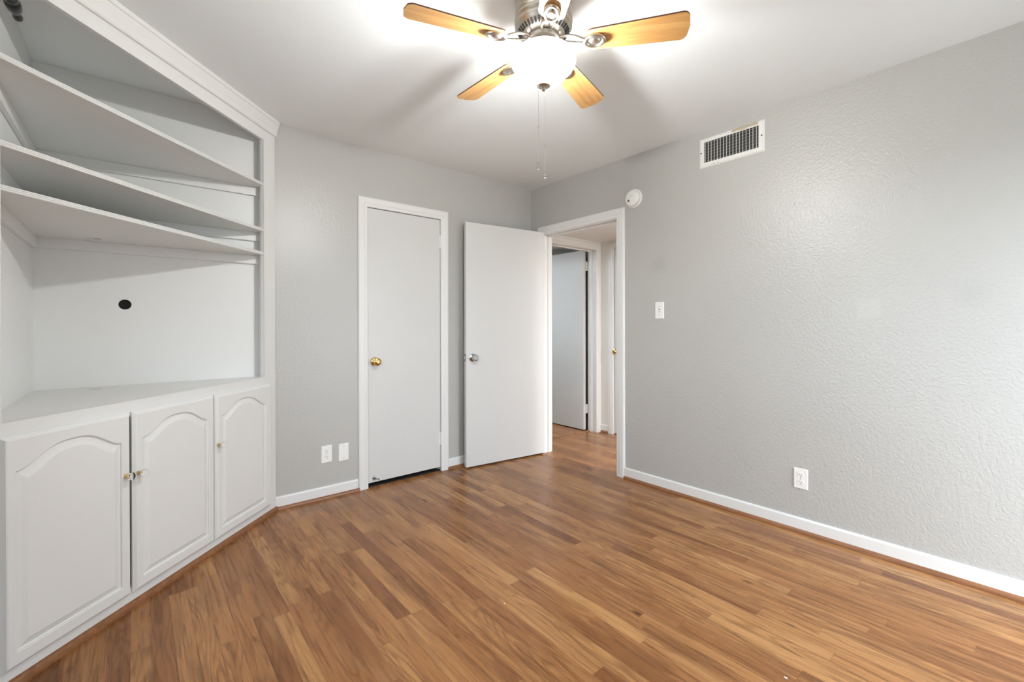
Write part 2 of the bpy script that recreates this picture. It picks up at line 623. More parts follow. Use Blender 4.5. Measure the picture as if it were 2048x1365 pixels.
# hall and the room beyond
HX0, HX1, HZ = 0.205, 1.003, 2.003
b = MB()
b.box(WT, HX0, 0.03, 0.145, 0, HH).box(HX1, 1.065, 0.03, 0.145, 0, HH).box(HX0, HX1, 0.03, 0.145, HZ, HH)
struct(b, 'wall_hall_left', M['cream'])
b = MB()
b.box(1.065, 1.185, -0.122, 0.145, 0, HH).box(1.065, 1.185, NEAR, -0.95, 0, HH).box(1.065, 1.185, -0.95, -0.122, 2.015, HH)
struct(b, 'wall_hall_right', M['cream'])
struct(MB().box(WT, 1.185, NEAR - 0.12, NEAR, 0, HH), 'wall_hall_end', M['cream'])
b = MB()
b.box(1.12, 1.20, 0.145, 2.1, 0, HH).box(-0.2, 1.2, 2.1, 2.2, 0, HH).box(-0.25, -0.2, 0.12, 2.2, 0, HH)
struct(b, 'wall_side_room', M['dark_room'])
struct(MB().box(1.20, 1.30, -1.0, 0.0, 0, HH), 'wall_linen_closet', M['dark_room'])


# ------------------------------------------------------------------ trim helpers
def sweep(path, normals, prof, out):
    """path: 3-D points; normals: in-plane outward (mitred) offsets per point; prof: (across, depth); out: depth direction."""
    out = Vector(out)
    b = MB()
    L = [[Vector(p_) + Vector(n_) * a + out * dp for a, dp in prof] for p_, n_ in zip(path, normals)]
    b.loops(L, cap_first=True, cap_last=True)
    return b


CASING = [(0, 0), (0, 0.009), (0.004, 0.012), (0.022, 0.0135), (0.026, 0.016), (0.056, 0.017), (0.064, 0.014), (0.068, 0.008), (0.068, 0)]


def casing(name, axis, a0, a1, zt, face, out, width=0.072, zb=0.0, mat=None):
    """door casing on a wall; axis 'x': wall along x at y=face; axis 'y': wall along y at x=face."""
    k = width / 0.068
    prof = [(a * k, dp) for a, dp in CASING]
    P = (lambda a, z: (a, face, z)) if axis == 'x' else (lambda a, z: (face, a, z))
    V = (lambda a, z: (a, 0, z)) if axis == 'x' else (lambda a, z: (0, a, z))
    path = [P(a0, zb), P(a0, zt), P(a1, zt), P(a1, zb)]
    nor = [V(-1, 0), V(-1, 1), V(1, 1), V(1, 0)]
    return struct(sweep(path, nor, prof, out), name, mat or M['trim'])


def board(name, p0, p1, out, prof, mat, up=(0, 0, 1)):
    """straight moulding from p0 to p1; prof: (depth, height)."""
    out, up = Vector(out), Vector(up)
    L = [[Vector(q) + out * a + up * h for a, h in prof] for q in (p0, p1)]
    return MB().loops(L, cap_first=True, cap_last=True)


BASE = [(0, 0.0), (0.012, 0.0), (0.012, 0.074), (0.009, 0.081), (0.005, 0.083), (0, 0.083)]
SHOE = [(0, 0), (0.015, 0), (0.015, 0.006), (0.013, 0.013), (0.008, 0.018), (0.0, 0.0205)]

# baseboards and shoe mouldings
b = board('', (-2.188, 0, 0), (-1.662, 0, 0), (0, -1, 0), BASE, None)
b2 = board('', (-0.918, 0, 0), (-0.013, 0, 0), (0, -1, 0), BASE, None)
struct(b, 'baseboard_back_left', M['trim'])
struct(b2, 'baseboard_back_right', M['trim'])
struct(board('', (0, -1.064, 0), (0, NEAR, 0), (-1, 0, 0), BASE, None), 'baseboard_right', M['trim'])
struct(board('', (0, -0.013, 0), (0, -0.096, 0), (-1, 0, 0), BASE, None), 'baseboard_right_corner', M['trim'])
struct(board('', (LWX, -1.085, 0), (LWX, NEAR, 0), (1, 0, 0), BASE, None), 'baseboard_left', M['trim'])
struct(board('', (LWX, NEAR, 0), (WIN_ADDED['x0'] - 0.004, NEAR, 0), (0, 1, 0), BASE, None), 'baseboard_near', M['trim'])
struct(board('', (-2.20, -0.012, 0), (-1.655, -0.012, 0), (0, -1, 0), SHOE, None), 'trim_1', M['shoe_x'])
struct(board('', (-0.925, -0.012, 0), (-0.02, -0.012, 0), (0, -1, 0), SHOE, None), 'trim_2', M['shoe_x'])
struct(board('', (-0.012, -1.066, 0), (-0.012, NEAR, 0), (-1, 0, 0), SHOE, None), 'trim_3', M['shoe_y'])
struct(board('', (LWX + 0.012, -1.05, 0), (LWX + 0.012, NEAR, 0), (1, 0, 0), SHOE, None), 'trim_4', M['shoe_y'])

# casings and jambs
casing('trim_5', 'x', -1.588, -0.984, 2.017, 0.0, (0, -1, 0), 0.070)
casing('trim_6', 'y', -0.988, -0.172, 1.995, 0.0, (-1, 0, 0), 0.074)


def jamb(name, axis, a0, a1, zt, f0, f1, th=0.02, stop=None, mat=None):
    b = MB()
    sides = ((a0 - th, a0), (a1, a1 + th))
    for s0, s1 in sides:
        b.box(*((s0, s1, f0, f1) if axis == 'x' else (f0, f1, s0, s1)), 0, zt + th)
    b.box(*((a0, a1, f0, f1) if axis == 'x' else (f0, f1, a0, a1)), zt, zt + th)
    if stop:
        q0, q1 = stop
        for s0, s1 in ((a0, a0 + 0.011), (a1 - 0.011, a1)):
            b.box(*((s0, s1, q0, q1) if axis == 'x' else (q0, q1, s0, s1)), 0, zt)
        b.box(*((a0, a1, q0, q1) if axis == 'x' else (q0, q1, a0, a1)), zt - 0.011, zt)
    return struct(b, name, mat or M['trim'], bevel=0.001)


jamb('trim_7', 'x', -1.588, -0.984, 2.018, 0.0, 0.12, stop=(0.038, 0.075))
jamb('trim_8', 'y', -0.983, -0.177, 1.99, -0.001, WT + 0.001, th=0.018, stop=(0.042, 0.078))
# hall side doorway
casing('trim_9', 'x', 0.223, 0.978, 1.992, 0.03, (0, -1, 0), 0.066)
jamb('trim_10', 'x', 0.223, 0.985, 1.985, 0.03, 0.146, th=0.018, stop=(0.085, 0.112))
casing('trim_11', 'y', -0.932, -0.140, 1.992, 1.065, (-1, 0, 0), 0.066)
jamb('trim_12', 'y', -0.930, -0.142, 1.995, 1.065, 1.185, th=0.02)
struct(board('', (1.065, 0.03, 0), (1.065, -0.075, 0), (-1, 0, 0), BASE, None), 'baseboard_hall', M['cream'])
struct(board('', (1.053, 0.012, 0), (1.053, -0.073, 0), (-1, 0, 0), SHOE, None), 'trim_13', M['shoe_y'])
struct(MB().prism([(0, 0), (0.045, 0), (0.036, 0.006), (0.009, 0.006)], 0.223, 0.985, lambda a, z, x: (x, 0.118 + a, z)), 'trim_14', M['shoe_x'])


# ------------------------------------------------------------------ door hardware
def knob(parent, name, pos, out, mat, scale=1.0, style=0, label=None):
    if style == 0:    # round knob with a stepped nose
        prof = [(0.0, 0.0), (0.031, 0.0), (0.031, 0.004), (0.026, 0.010), (0.013, 0.014), (0.0115, 0.026), (0.017, 0.030), (0.026, 0.038),
                (0.0285, 0.048), (0.026, 0.057), (0.018, 0.062), (0.013, 0.0635), (0.011, 0.066), (0.0, 0.066)]
    else:             # flat faced knob
        prof = [(0.0, 0.0), (0.032, 0.0), (0.032, 0.005), (0.022, 0.012), (0.014, 0.016), (0.014, 0.026), (0.021, 0.031), (0.027, 0.041),
                (0.027, 0.052), (0.024, 0.058), (0.019, 0.060), (0.017, 0.057), (0.0, 0.057)]
    o = MB().lathe([(a * scale, h * scale) for a, h in prof], pos, out, 28).build(name, mat, parent, sharp=35)
    return tag(o, label=label)


# closet door (closed)
d1 = root('door_1', (-1.285, 0.017, 0.03), 'closed narrow white closet door with brass knob', 'door', kind='structure')
MB().box(-1.584, -0.9875, 0.002, 0.036, 0.031, 2.014).build('door_panel', M['door'], d1, bevel=0.0015)
knob(d1, 'door_knob', (-1.534, 0.002, 0.907), (0, -1, 0), M['brass'], 1.0, 0, 'brass knob')
for z0, z1 in ((1.787, 1.893), (0.208, 0.312)):
    b = MB().lathe([(0, z0), (0.0065, z0), (0.0065, z1), (0, z1)], (-0.984, -0.006, 0), (0, 0, 1), 12)
    b.box(-1.004, -0.984, -0.0015, 0.002, z0 + 0.002, z1 - 0.002)
    b.build('hinge', M['trim'], d1)
MB().box(-1.589, -1.5835, -0.004, 0.004, 0.882, 0.932).build('latch_plate', M['screw'], d1)
b = MB().lathe([(0, 0), (0.0105, 0), (0.0105, 0.008), (0.005, 0.011), (0.0042, 0.02)], (-1.542, 0.002, 0.062), (0, -1, 0), 12)
coil = [(-1.542 + 0.0006 * t + 0.0036 * math.cos(t * 0.9), -0.016 - 0.00062 * t, 0.062 - 0.00008 * t + 0.0036 * math.sin(t * 0.9)) for t in range(50)]
b.tube(coil, 0.0013, 6)
ds = b.build('door_stop', M['screw'], d1)
tag(ds, label='small metal spring door stop')
MB().ball((-1.5115, -0.048, 0.058), 0.0058).build('rubber_tip', M['plastic'], ds)

# open bedroom door leaf
a = Vector((-0.018, -0.199, 0))
e = Vector((-0.808, -0.105, 0))
t = (e - a).normalized()
n = Vector((t.y, -t.x, 0))       # towards the back wall
n = n if n.y > 0 else -n
d2 = root('door_2', (a.x, a.y, 0.012), 'open flat white bedroom door with satin nickel knob, swung against the back wall', 'door', kind='structure')
LL = (e - a).length
T2 = lambda s, q, z: tuple(a + t * s + n * q + Vector((0, 0, z)))
b = MB().box(0, LL, 0, 0.036, 0.012, 2.010, T2)
b.build('door_panel', M['door'], d2, bevel=0.0025)
kp = Vector(T2(0.738, 0, 0.905))
knob(d2, 'door_knob', kp, -n, M['satin'], 1.0, 1, 'satin nickel knob')
MB().box(LL - 0.001, LL + 0.0015, 0.006, 0.031, 0.875, 0.935, T2).build('latch_plate', M['satin'], d2)
MB().box(LL, LL + 0.010, 0.012, 0.024, 0.895, 0.915, T2).build('latch_bolt', M['satin'], d2)
for zc in (0.22, 1.02, 1.80):
    MB().lathe([(0, zc - 0.05), (0.006, zc - 0.05), (0.006, zc + 0.05), (0, zc + 0.05)], tuple(Vector(T2(-0.006, 0.03, 0))), (0, 0, 1), 10).build('hinge', M['trim'], d2)

# hall door swung into the room beyond
d3 = root('door_3', (0.97, 0.165, 0.01), 'white door in the hallway swung open into the dark side room', 'door', kind='structure')
MB().box(0.935, 0.970, 0.166, 0.90, 0.012, 2.000).build('door_panel', M['door'], d3, bevel=0.002)
for z0, z1 in ((1.775, 1.875), (0.195, 0.292)):
    b = MB().lathe([(0, z0), (0.0065, z0), (0.0065, z1), (0, z1)], (0.978, 0.160, 0), (0, 0, 1), 12)
    b.box(0.966, 0.986, 0.150, 0.165, z0, z1)
    b.build('hinge', M['trim'], d3)

# closed door at the hall's right side
d4 = root('door_4', (1.08, -0.53, 0.01), 'closed white hall door with brass knob, glimpsed at the right edge of the doorway', 'door', kind='structure')
MB().box(1.072, 1.106, -0.927, -0.146, 0.012, 1.991).build('door_panel', M['door'], d4, bevel=0.0015)
knob(d4, 'door_knob', (1.072, -0.185, 0.891), (-1, 0, 0), M['brass'], 1.0, 0, 'brass knob')

# window in the left wall (behind the camera's left shoulder)
w1 = root('window_1', (LWX - 0.09, -2.06, WIN['z0']), 'white sash window in the left wall', 'window', kind='structure')
y0, y1, z0, z1 = WIN['y0'], WIN['y1'], WIN['z0'], WIN['z1']
fx0, fx1 = LWX - 0.11, LWX - 0.05
b = MB()
b.box(fx0, fx1, y0, y0 + 0.04, z0, z1).box(fx0, fx1, y1 - 0.04, y1, z0, z1).box(fx0, fx1, y0 + 0.04, y1 - 0.04, z0, z0 + 0.045).box(fx0, fx1, y0 + 0.04, y1 - 0.04, z1 - 0.04, z1)
b.box(fx0, fx1, y0 + 0.04, y1 - 0.04, 1.375, 1.41)
b.build('window_frame', M['trim'], w1, bevel=0.002)
for q0, q1 in ((z0 + 0.045, 1.375), (1.41, z1 - 0.04)):
    MB().box(LWX - 0.083, LWX - 0.079, y0 + 0.04, y1 - 0.04, q0, q1).build('window_pane', M['glass_dimmed'], w1)
MB().box(LWX - 0.05, LWX + 0.03, y0 - 0.04, y1 + 0.04, z0 - 0.022, z0).build('window_sill', M['trim'], w1, bevel=0.003)

w2 = root('added_window', (-0.6, NEAR - 0.08, WIN_ADDED['z0']), 'added glazed opening behind the camera, there to light the room', 'window', kind='structure')
x0, x1, z0, z1 = WIN_ADDED['x0'], WIN_ADDED['x1'], WIN_ADDED['z0'], WIN_ADDED['z1']
fy0, fy1 = NEAR - 0.10, NEAR - 0.045
b = MB()
b.box(x0, x0 + 0.04, fy0, fy1, z0, z1).box(x1 - 0.04, x1, fy0, fy1, z0, z1).box(x0 + 0.04, x1 - 0.04, fy0, fy1, z0, z0 + 0.045).box(x0 + 0.04, x1 - 0.04, fy0, fy1, z1 - 0.04, z1)
xm = (x0 + x1) / 2
b.box(xm - 0.035, xm + 0.035, fy0, fy1, z0 + 0.045, z1 - 0.04)
b.build('window_frame', M['trim'], w2, bevel=0.002)
for q0, q1 in ((x0 + 0.04, xm - 0.035), (xm + 0.035, x1 - 0.04)):
    MB().box(q0, q1, NEAR - 0.076, NEAR - 0.072, z0 + 0.045, z1 - 0.04).build('window_pane', M['glass'], w2)
MB().box(x0 + 0.002, x1 - 0.002, NEAR - 0.045, NEAR + 0.014, z0 - 0.0395, z0 + 0.003).build('threshold', M['trim'], w2, bevel=0.003)

# ------------------------------------------------------------------ built-in corner cabinet
CC = 1.5383
tt = Vector((1, 1, 0)) / math.sqrt(2)
nn = Vector((-1, 1, 0)) / math.sqrt(2)


def K(s, dd, z):
    """cabinet face frame: s along the face (rightwards), dd out into the room, z up."""
    q = tt * s + nn * (CC - dd)
    return (q.x, q.y, z)


CAB_W = -3.242     # inner face of the left panel
cab = root('corner_cabinet', K(-2.3, 0, 0), 'white built-in corner cabinet with open angled shelves above three arched-panel doors', 'cabinet')
sL, sR = -3.038, -1.557
# face frame
b = MB()
b.box(sL, -2.972, -0.02, 0, 0.0, H, K)                               # left stile
# right stile returning square to the back wall
pL, pR = K(-1.667, 0, 0), K(-1.557, 0, 0)
pLb = K(-1.667, -0.02, 0)
poly = [(pL[0], pL[1]), (pR[0], pR[1]), (pR[0], -0.001), (pLb[0], -0.001), (pLb[0], pLb[1])]
b.prism(poly, 0.0, H, lambda x, y, z: (x, y, z))
b.box(-2.972, -1.667, -0.02, 0, 2.290, H, K)                         # frieze
b.box(-2.972, -1.667, -0.02, 0, 0.790, 0.855, K)                     # counter rail
b.box(-2.972, -1.667, -0.02, 0, 0.0, 0.085, K)                       # toe rail
b.box(-2.105, -2.055, -0.02, 0, 0.085, 0.790, K)                     # stile behind the door pair
b.build('face_frame', M['cabinet'], cab, bevel=0.0015)

# back and side panels (white), back one with a round cable hole
hx, hz, hr = -2.905, 1.279, 0.0265
b = MB()


def panel_with_hole(b, x0, x1, z0, z1, cx, cz, rad, P, thick, n=32):
    """rectangular panel in (a, h) with a round hole; P(a, h, depth)."""
    ring, rect = [], []
    for k in range(n):
        an = 2 * PI * (k + 0.5) / n
        ca, sa = math.cos(an), math.sin(an)
        ring.append((cx + rad * ca, cz + rad * sa))
        tx = ((x1 - cx) / ca if ca > 0 else (x0 - cx) / ca) if abs(ca) > 1e-9 else 1e9
        tz = ((z1 - cz) / sa if sa > 0 else (z0 - cz) / sa) if abs(sa) > 1e-9 else 1e9
        q = min(tx, tz)
        rect.append((cx + q * ca, cz + q * sa))
    corners = [(x1, z1), (x0, z1), (x0, z0), (x1, z0)]
    # move nearest rect points to the corners
    for c in corners:
        k = min(range(n), key=lambda i: (rect[i][0] - c[0]) ** 2 + (rect[i][1] - c[1]) ** 2)
        rect[k] = c
    b.loops([[P(x, z, thick) for x, z in rect], [P(x, z, 0) for x, z in rect], [P(x, z, 0) for x, z in ring], [P(x, z, thick) for x, z in ring]])
    return b


panel_with_hole(b, -3.242, pLb[0] - 0.0005, 0.0, H - 0.001, hx, hz, hr, lambda x, z, q: (x, -0.010 + q, z), 0.0098)
b.build('back_panel', M['cabinet'], cab)
MB().box(-3.2515, CAB_W, -1.06, -0.0102, 0.0, H - 0.001).build('side_panel', M['cabinet'], cab)
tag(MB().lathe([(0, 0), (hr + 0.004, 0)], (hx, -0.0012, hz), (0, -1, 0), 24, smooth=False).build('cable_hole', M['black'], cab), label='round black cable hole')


def tri(dd, back, side, inset=0.0):
    """plan outline of a shelf: front edge at dd inside the face, back edges on the walls."""
    # along face line: find intersections with y = back and x = side
    q = CC - dd
    yb = back
    s1 = (yb * math.sqrt(2)) - q          # y = (s + q)/sqrt2
    s0 = side * math.sqrt(2) + q          # x = (s - q)/sqrt2
    A = tt * s0 + nn * q
    B = tt * s1 + nn * q
    return [(A.x, A.y), (B.x, B.y), (side, back)]


# countertop with round cable hole
b = MB()
cpoly = tri(-0.0005, -0.0105, CAB_W + 0.0003)
hc = (-3.017, -0.131)
nr = 28
ring = [(hc[0] + 0.027 * math.cos(2 * PI * k / nr), hc[1] + 0.027 * math.sin(2 * PI * k / nr)) for k in range(nr)]


def plate_with_hole(poly, ring, z0, z1):
    """triangular plate with a hole: outline resampled by angle about the hole."""
    cx = sum(q[0] for q in ring) / len(ring)
    cy = sum(q[1] for q in ring) / len(ring)
    n = len(ring)
    outer = []
    for x, y in ring:
        dx, dy = x - cx, y - cy
        best = None
        for i in range(3):
            x1, y1 = poly[i]
            x2, y2 = poly[(i + 1) % 3]
            ex, ey = x2 - x1, y2 - y1
            den = dx * ey - dy * ex
            if abs(den) < 1e-12:
                continue
            tq = ((x1 - cx) * ey - (y1 - cy) * ex) / den
            uq = ((x1 - cx) * dy - (y1 - cy) * dx) / den
            if tq > 0 and -1e-9 <= uq <= 1 + 1e-9 and (best is None or tq < best):
                best = tq
        outer.append((cx + dx * best, cy + dy * best))
    for c in poly:
        k = min(range(n), key=lambda i: abs(math.atan2(*(Vector((outer[i][0] - cx, outer[i][1] - cy)).normalized().cross(Vector((c[0] - cx, c[1] - cy)).normalized()), ) * 1, 1)) if False else
                (Vector((outer[i][0] - cx, outer[i][1] - cy)).angle(Vector((c[0] - cx, c[1] - cy)))))
        outer[k] = c
    return MB().loops([[(x, y, z0) for x, y in ring], [(x, y, z1) for x, y in ring], [(x, y, z1) for x, y in outer], [(x, y, z0) for x, y in outer], [(x, y, z0) for x, y in ring]])


ring = [(hc[0] + 0.027 * math.cos(2 * PI * k / 72), hc[1] + 0.027 * math.sin(2 * PI * k / 72)) for k in range(72)]
plate_with_hole(cpoly, ring, 0.828, 0.8552).build('countertop', M['cabinet'], cab)

# shelves with cleats
for zt, hole in ((2.030, None), (1.754, None), (1.613, (-3.018, -0.124))):
    th = 0.0175
    spoly = tri(-0.004, -0.0105, CAB_W + 0.0003)
    # keep the shelf behind the right stile
    if hole:
        ring = [(hole[0] + 0.027 * math.cos(2 * PI * k / 72), hole[1] + 0.027 * math.sin(2 * PI * k / 72)) for k in range(72)]
        mbs = plate_with_hole(spoly, ring, zt - th, zt)
    else:
        mbs = MB().prism(spoly, zt - th, zt, lambda x, y, z: (x, y, z))
    sh = mbs.build('shelf', M['cabinet'], cab)
    # reeded front edge
    b = MB()
    for k in range(3):
        zc = zt - th / 2 + (k - 1) * 0.0062
        b.tube([K(-2.972, -0.0035, zc), K(-1.668, -0.0035, zc)], 0.0034, 8)
    b.build('shelf_edge', M['cabinet'], sh)
    b = MB().box(CAB_W + 0.0005, pLb[0] - 0.0005, -0.0285, -0.0103, zt - th - 0.052, zt - th - 0.0002)
    b.build('cleat', M['cabinet'], sh, bevel=0.001)
    b = MB().box(CAB_W + 0.0005, CAB_W + 0.0185, -1.03, -0.029, zt - th - 0.052, zt - th - 0.0002)
    b.build('cleat', M['cabinet'], sh, bevel=0.001)

# crown moulding dying into the ceiling and the walls
CR = [(0, 2.352), (0.012, 2.352), (0.016, 2.358), (0.017, 2.372), (0.020, 2.384), (0.026, 2.402), (0.030, 2.412), (0.030, 2.418), (0.036, 2.421), (0.036, 2.4399), (0, 2.4399)]
loops = []
for side in (0, 1):
    L = []
    for dd, z in CR:
        q = CC - dd
        s = (LWX * math.sqrt(2) + q) if side == 0 else min(-1.560, -0.0005 * math.sqrt(2) - q)
        L.append(K(s, dd, z))
    loops.append(L)
MB().loops(loops, cap_first=True, cap_last=True).build('crown_moulding', M['cabinet'], cab)

# doors with cathedral-arch raised panels


def cab_door(s0, s1, z0, z1, sx0, sx1, knob_s, knob_z):
    NB, NS, NT = 8, 12, 30

    def arch_loop(a0, a1, zb, zs, h, dd):
        """closed loop: bottom left -> right, right side up, arch right -> left, left side down."""
        P = []
        for k in range(NB):
            P.append((a0 + (a1 - a0) * k / NB, zb))
        for k in range(NS):
            P.append((a1, zb + (zs - zb) * k / NS))
        for k in range(NT):
            uu = 1 - 2 * k / NT
            P.append(((a0 + a1) / 2 + (a1 - a0) / 2 * uu, zs + h * 0.5 * (1 + math.cos(PI * abs(uu) ** 1.4)) if abs(uu) < 1 else zs))
        for k in range(NS):
            P.append((a0, zs + (zb - zs) * k / NS))
        return [K(s, dd, z) for s, z in P]

    def rect_loop(a0, a1, zb, zt, dd):
        P = []
        for k in range(NB):
            P.append((a0 + (a1 - a0) * k / NB, zb))
        for k in range(NS):
            P.append((a1, zb + (zt - zb) * k / NS))
        for k in range(NT):
            P.append((a1 + (a0 - a1) * k / NT, zt))
        for k in range(NS):
            P.append((a0, zt + (zb - zt) * k / NS))
        return [K(s, dd, z) for s, z in P]
    zs = 0.698
    zb = 0.113
    L = [rect_loop(s0, s1, z0, z1, 0.0005), rect_loop(s0, s1, z0, z1, 0.0075), rect_loop(s0 + 0.003, s1 - 0.003, z0 + 0.003, z1 - 0.003, 0.0105),
         rect_loop(s0 + 0.010, s1 - 0.010, z0 + 0.010, z1 - 0.010, 0.0185), rect_loop(s0 + 0.014, s1 - 0.014, z0 + 0.014, z1 - 0.014, 0.020),
         arch_loop(sx0, sx1, zb, zs, 0.066, 0.020), arch_loop(sx0 + 0.002, sx1 - 0.002, zb + 0.002, zs - 0.002, 0.066, 0.0185),
         arch_loop(sx0 + 0.003, sx1 - 0.003, zb + 0.003, zs - 0.003, 0.066, 0.0125), arch_loop(sx0 + 0.006, sx1 - 0.006, zb + 0.006, zs - 0.006, 0.066, 0.0115),
         arch_loop(sx0 + 0.018, sx1 - 0.018, zb + 0.016, zs - 0.018, 0.064, 0.0150), arch_loop(sx0 + 0.030, sx1 - 0.030, zb + 0.028, zs - 0.028, 0.062, 0.0190),
         arch_loop(sx0 + 0.032, sx1 - 0.032, zb + 0.030, zs - 0.030, 0.062, 0.0195)]
    dr = MB().loops(L, cap_first=True, cap_last=True).build('door', M['cabinet'], cab)
    ax = -nn
    p0 = K(knob_s, 0.020, knob_z)
    kb = MB().lathe([(0, 0), (0.0085, 0), (0.0085, 0.002), (0.0062, 0.005), (0.0058, 0.010), (0.0078, 0.014), (0.0078, 0.017), (0, 0.017)], p0, ax, 18).build('knob', M['acrylic'], dr)
    kb.data.materials.clear()
    kb.data.materials.append(M['brass'])
    tag(kb, label='clear knob on brass base')
    prof = []
    for k in range(13):
        th = PI * k / 12
        prof.append((max(1e-5, 0.0155 * math.sin(th)), 0.0165 + 0.0135 * (1 - math.cos(th))))
    MB().lathe(prof, p0, ax, 20).build('acrylic_ball', M['acrylic'], kb)
    return dr


cab_door(-2.986, -2.549, 0.064, 0.812, -2.950, -2.591, -2.578, 0.560)
cab_door(-2.538, -2.093, 0.064, 0.811, -2.501, -2.133, -2.522, 0.555)
cab_door(-2.083, -1.626, 0.064, 0.810, -2.048, -1.681, -2.070, 0.553)
# shoe moulding along the cabinet base
b = board('', K(-2.970, 0, 0), K(-1.553, 0, 0), tuple(-nn), [(a * 1.1, h * 1.37) for a, h in SHOE], None)
struct(b, 'trim_15', M['shoe_y'])

# ------------------------------------------------------------------ ceiling fan
FX, FY = -1.6415, -1.872
fan = root('ceiling_fan', (FX, FY, H), 'brushed nickel ceiling fan with five honey oak blades and lit frosted bowl lamp', 'ceiling fan')
b = MB().lathe([(0.0, 2.4395), (0.100, 2.4395), (0.106, 2.432), (0.108, 2.42), (0.108, 2.385), (0.105, 2.380), (0.110, 2.374), (0.111, 2.366), (0.106, 2.360), (0.112, 2.353),
                (0.113, 2.344), (0.107, 2.338), (0.111, 2.331), (0.111, 2.322), (0.104, 2.315), (0.092, 2.300), (0.074, 2.288), (0.066, 2.284), (0.0, 2.284)], (FX, FY, 0), (0, 0, 1), 64)
mh = b.build('motor_housing', M['nickel'], fan, sharp=30)
b = MB()
for k in range(40):
    an = 2 * PI * k / 40
    c, s_ = math.cos(an), math.sin(an)

    def TS(x, y, z, c=c, s_=s_):
        return (FX + x * c - y * s_, FY + x * s_ + y * c, z)
    # slot lying on the sloping lower ring
    vs = []
    for rr, zz in ((0.0985, 2.3072), (0.0835, 2.2935)):
        for w_ in (-0.0026, 0.0026):
            for off in (0.0, 0.0035):
                vs.append(TS(rr + off * 0.5, w_, zz - off * 0.75))
    b.add(vs, [(0, 1, 3, 2), (4, 6, 7, 5), (0, 4, 5, 1), (2, 3, 7, 6), (1, 5, 7, 3), (0, 2, 6, 4)])
b.build('vent_slots', M['slot'], mh)
b = MB().lathe([(0.0, 2.284), (0.058, 2.284), (0.066, 2.278), (0.066, 2.266), (0.056, 2.260), (0.048, 2.258), (0.048, 2.236), (0.078, 2.231), (0.0815, 2.2285), (0.0815, 2.2245), (0.02, 2.223), (0.02, 2.214), (0, 2.214)], (FX, FY, 0), (0, 0, 1), 48)
b.build('light_fitter', M['nickel'], fan, sharp=30)  # its flared pan is added to keep bulb light off the ceiling
# blades with irons: the first built, four copies turned
PH = math.radians(18.6)


def fan_pt(an, rad, tan, z):
    c, s_ = math.cos(an), math.sin(an)
    return (FX + rad * c - tan * s_, FY + rad * s_ + tan * c, z)


PIT = math.radians(-12)
blade_mat = []
for ax in (0,):
    m, nt, bs = new_mat('oak_blade')
    tc = N(nt, 'ShaderNodeTexCoord')
    uvn = N(nt, 'ShaderNodeUVMap')
    mp = N(nt, 'ShaderNodeMapping')
    mp.inputs['Scale'].default_value = (1.6, 22, 1)
    nt.links.new(uvn.outputs[0], mp.inputs[0])
    n1 = noise(nt, mp.outputs[0], 1.6, 4, 0.6, 0.6)
    rg = math_node(nt, 'MULTIPLY_ADD', math_node(nt, 'SINE', math_node(nt, 'MULTIPLY', n1, 26.0)), 0.14, n1)
    q = N(nt, 'ShaderNodeMapRange')
    nt.links.new(rg, q.inputs[0])
    q.inputs[1].default_value, q.inputs[2].default_value = 0.2, 0.9
    nt.links.new(mix_rgb(nt, q.outputs[0], srgb(204, 158, 98), srgb(176, 127, 72)), bs.inputs['Base Color'])
    bs.inputs['Roughness'].default_value = 0.4
    M['blade'] = m


def blade_outline():
    r0, r1 = 0.158, 0.535
    w0, w1 = 0.047, 0.060
    P = []
    # root: rounded end
    for k in range(9):
        an = PI / 2 + PI * k / 8
        P.append((r0 + 0.030 + 0.030 * math.cos(an), w0 * math.sin(an)))
    # tip: shallow curve with rounded corners
    c = 0.028
    for k in range(7):
        an = -PI / 2 + (PI / 2) * k / 6
        P.append((r1 - c + c * math.cos(an) * 0.9, -(w1 - c) + c * math.sin(an)))
    P.append((r1 + 0.002, 0.0))
    for k in range(7):
        an = (PI / 2) * k / 6
        P.append((r1 - c + c * math.cos(an) * 0.9, (w1 - c) + c * math.sin(an)))
    return P


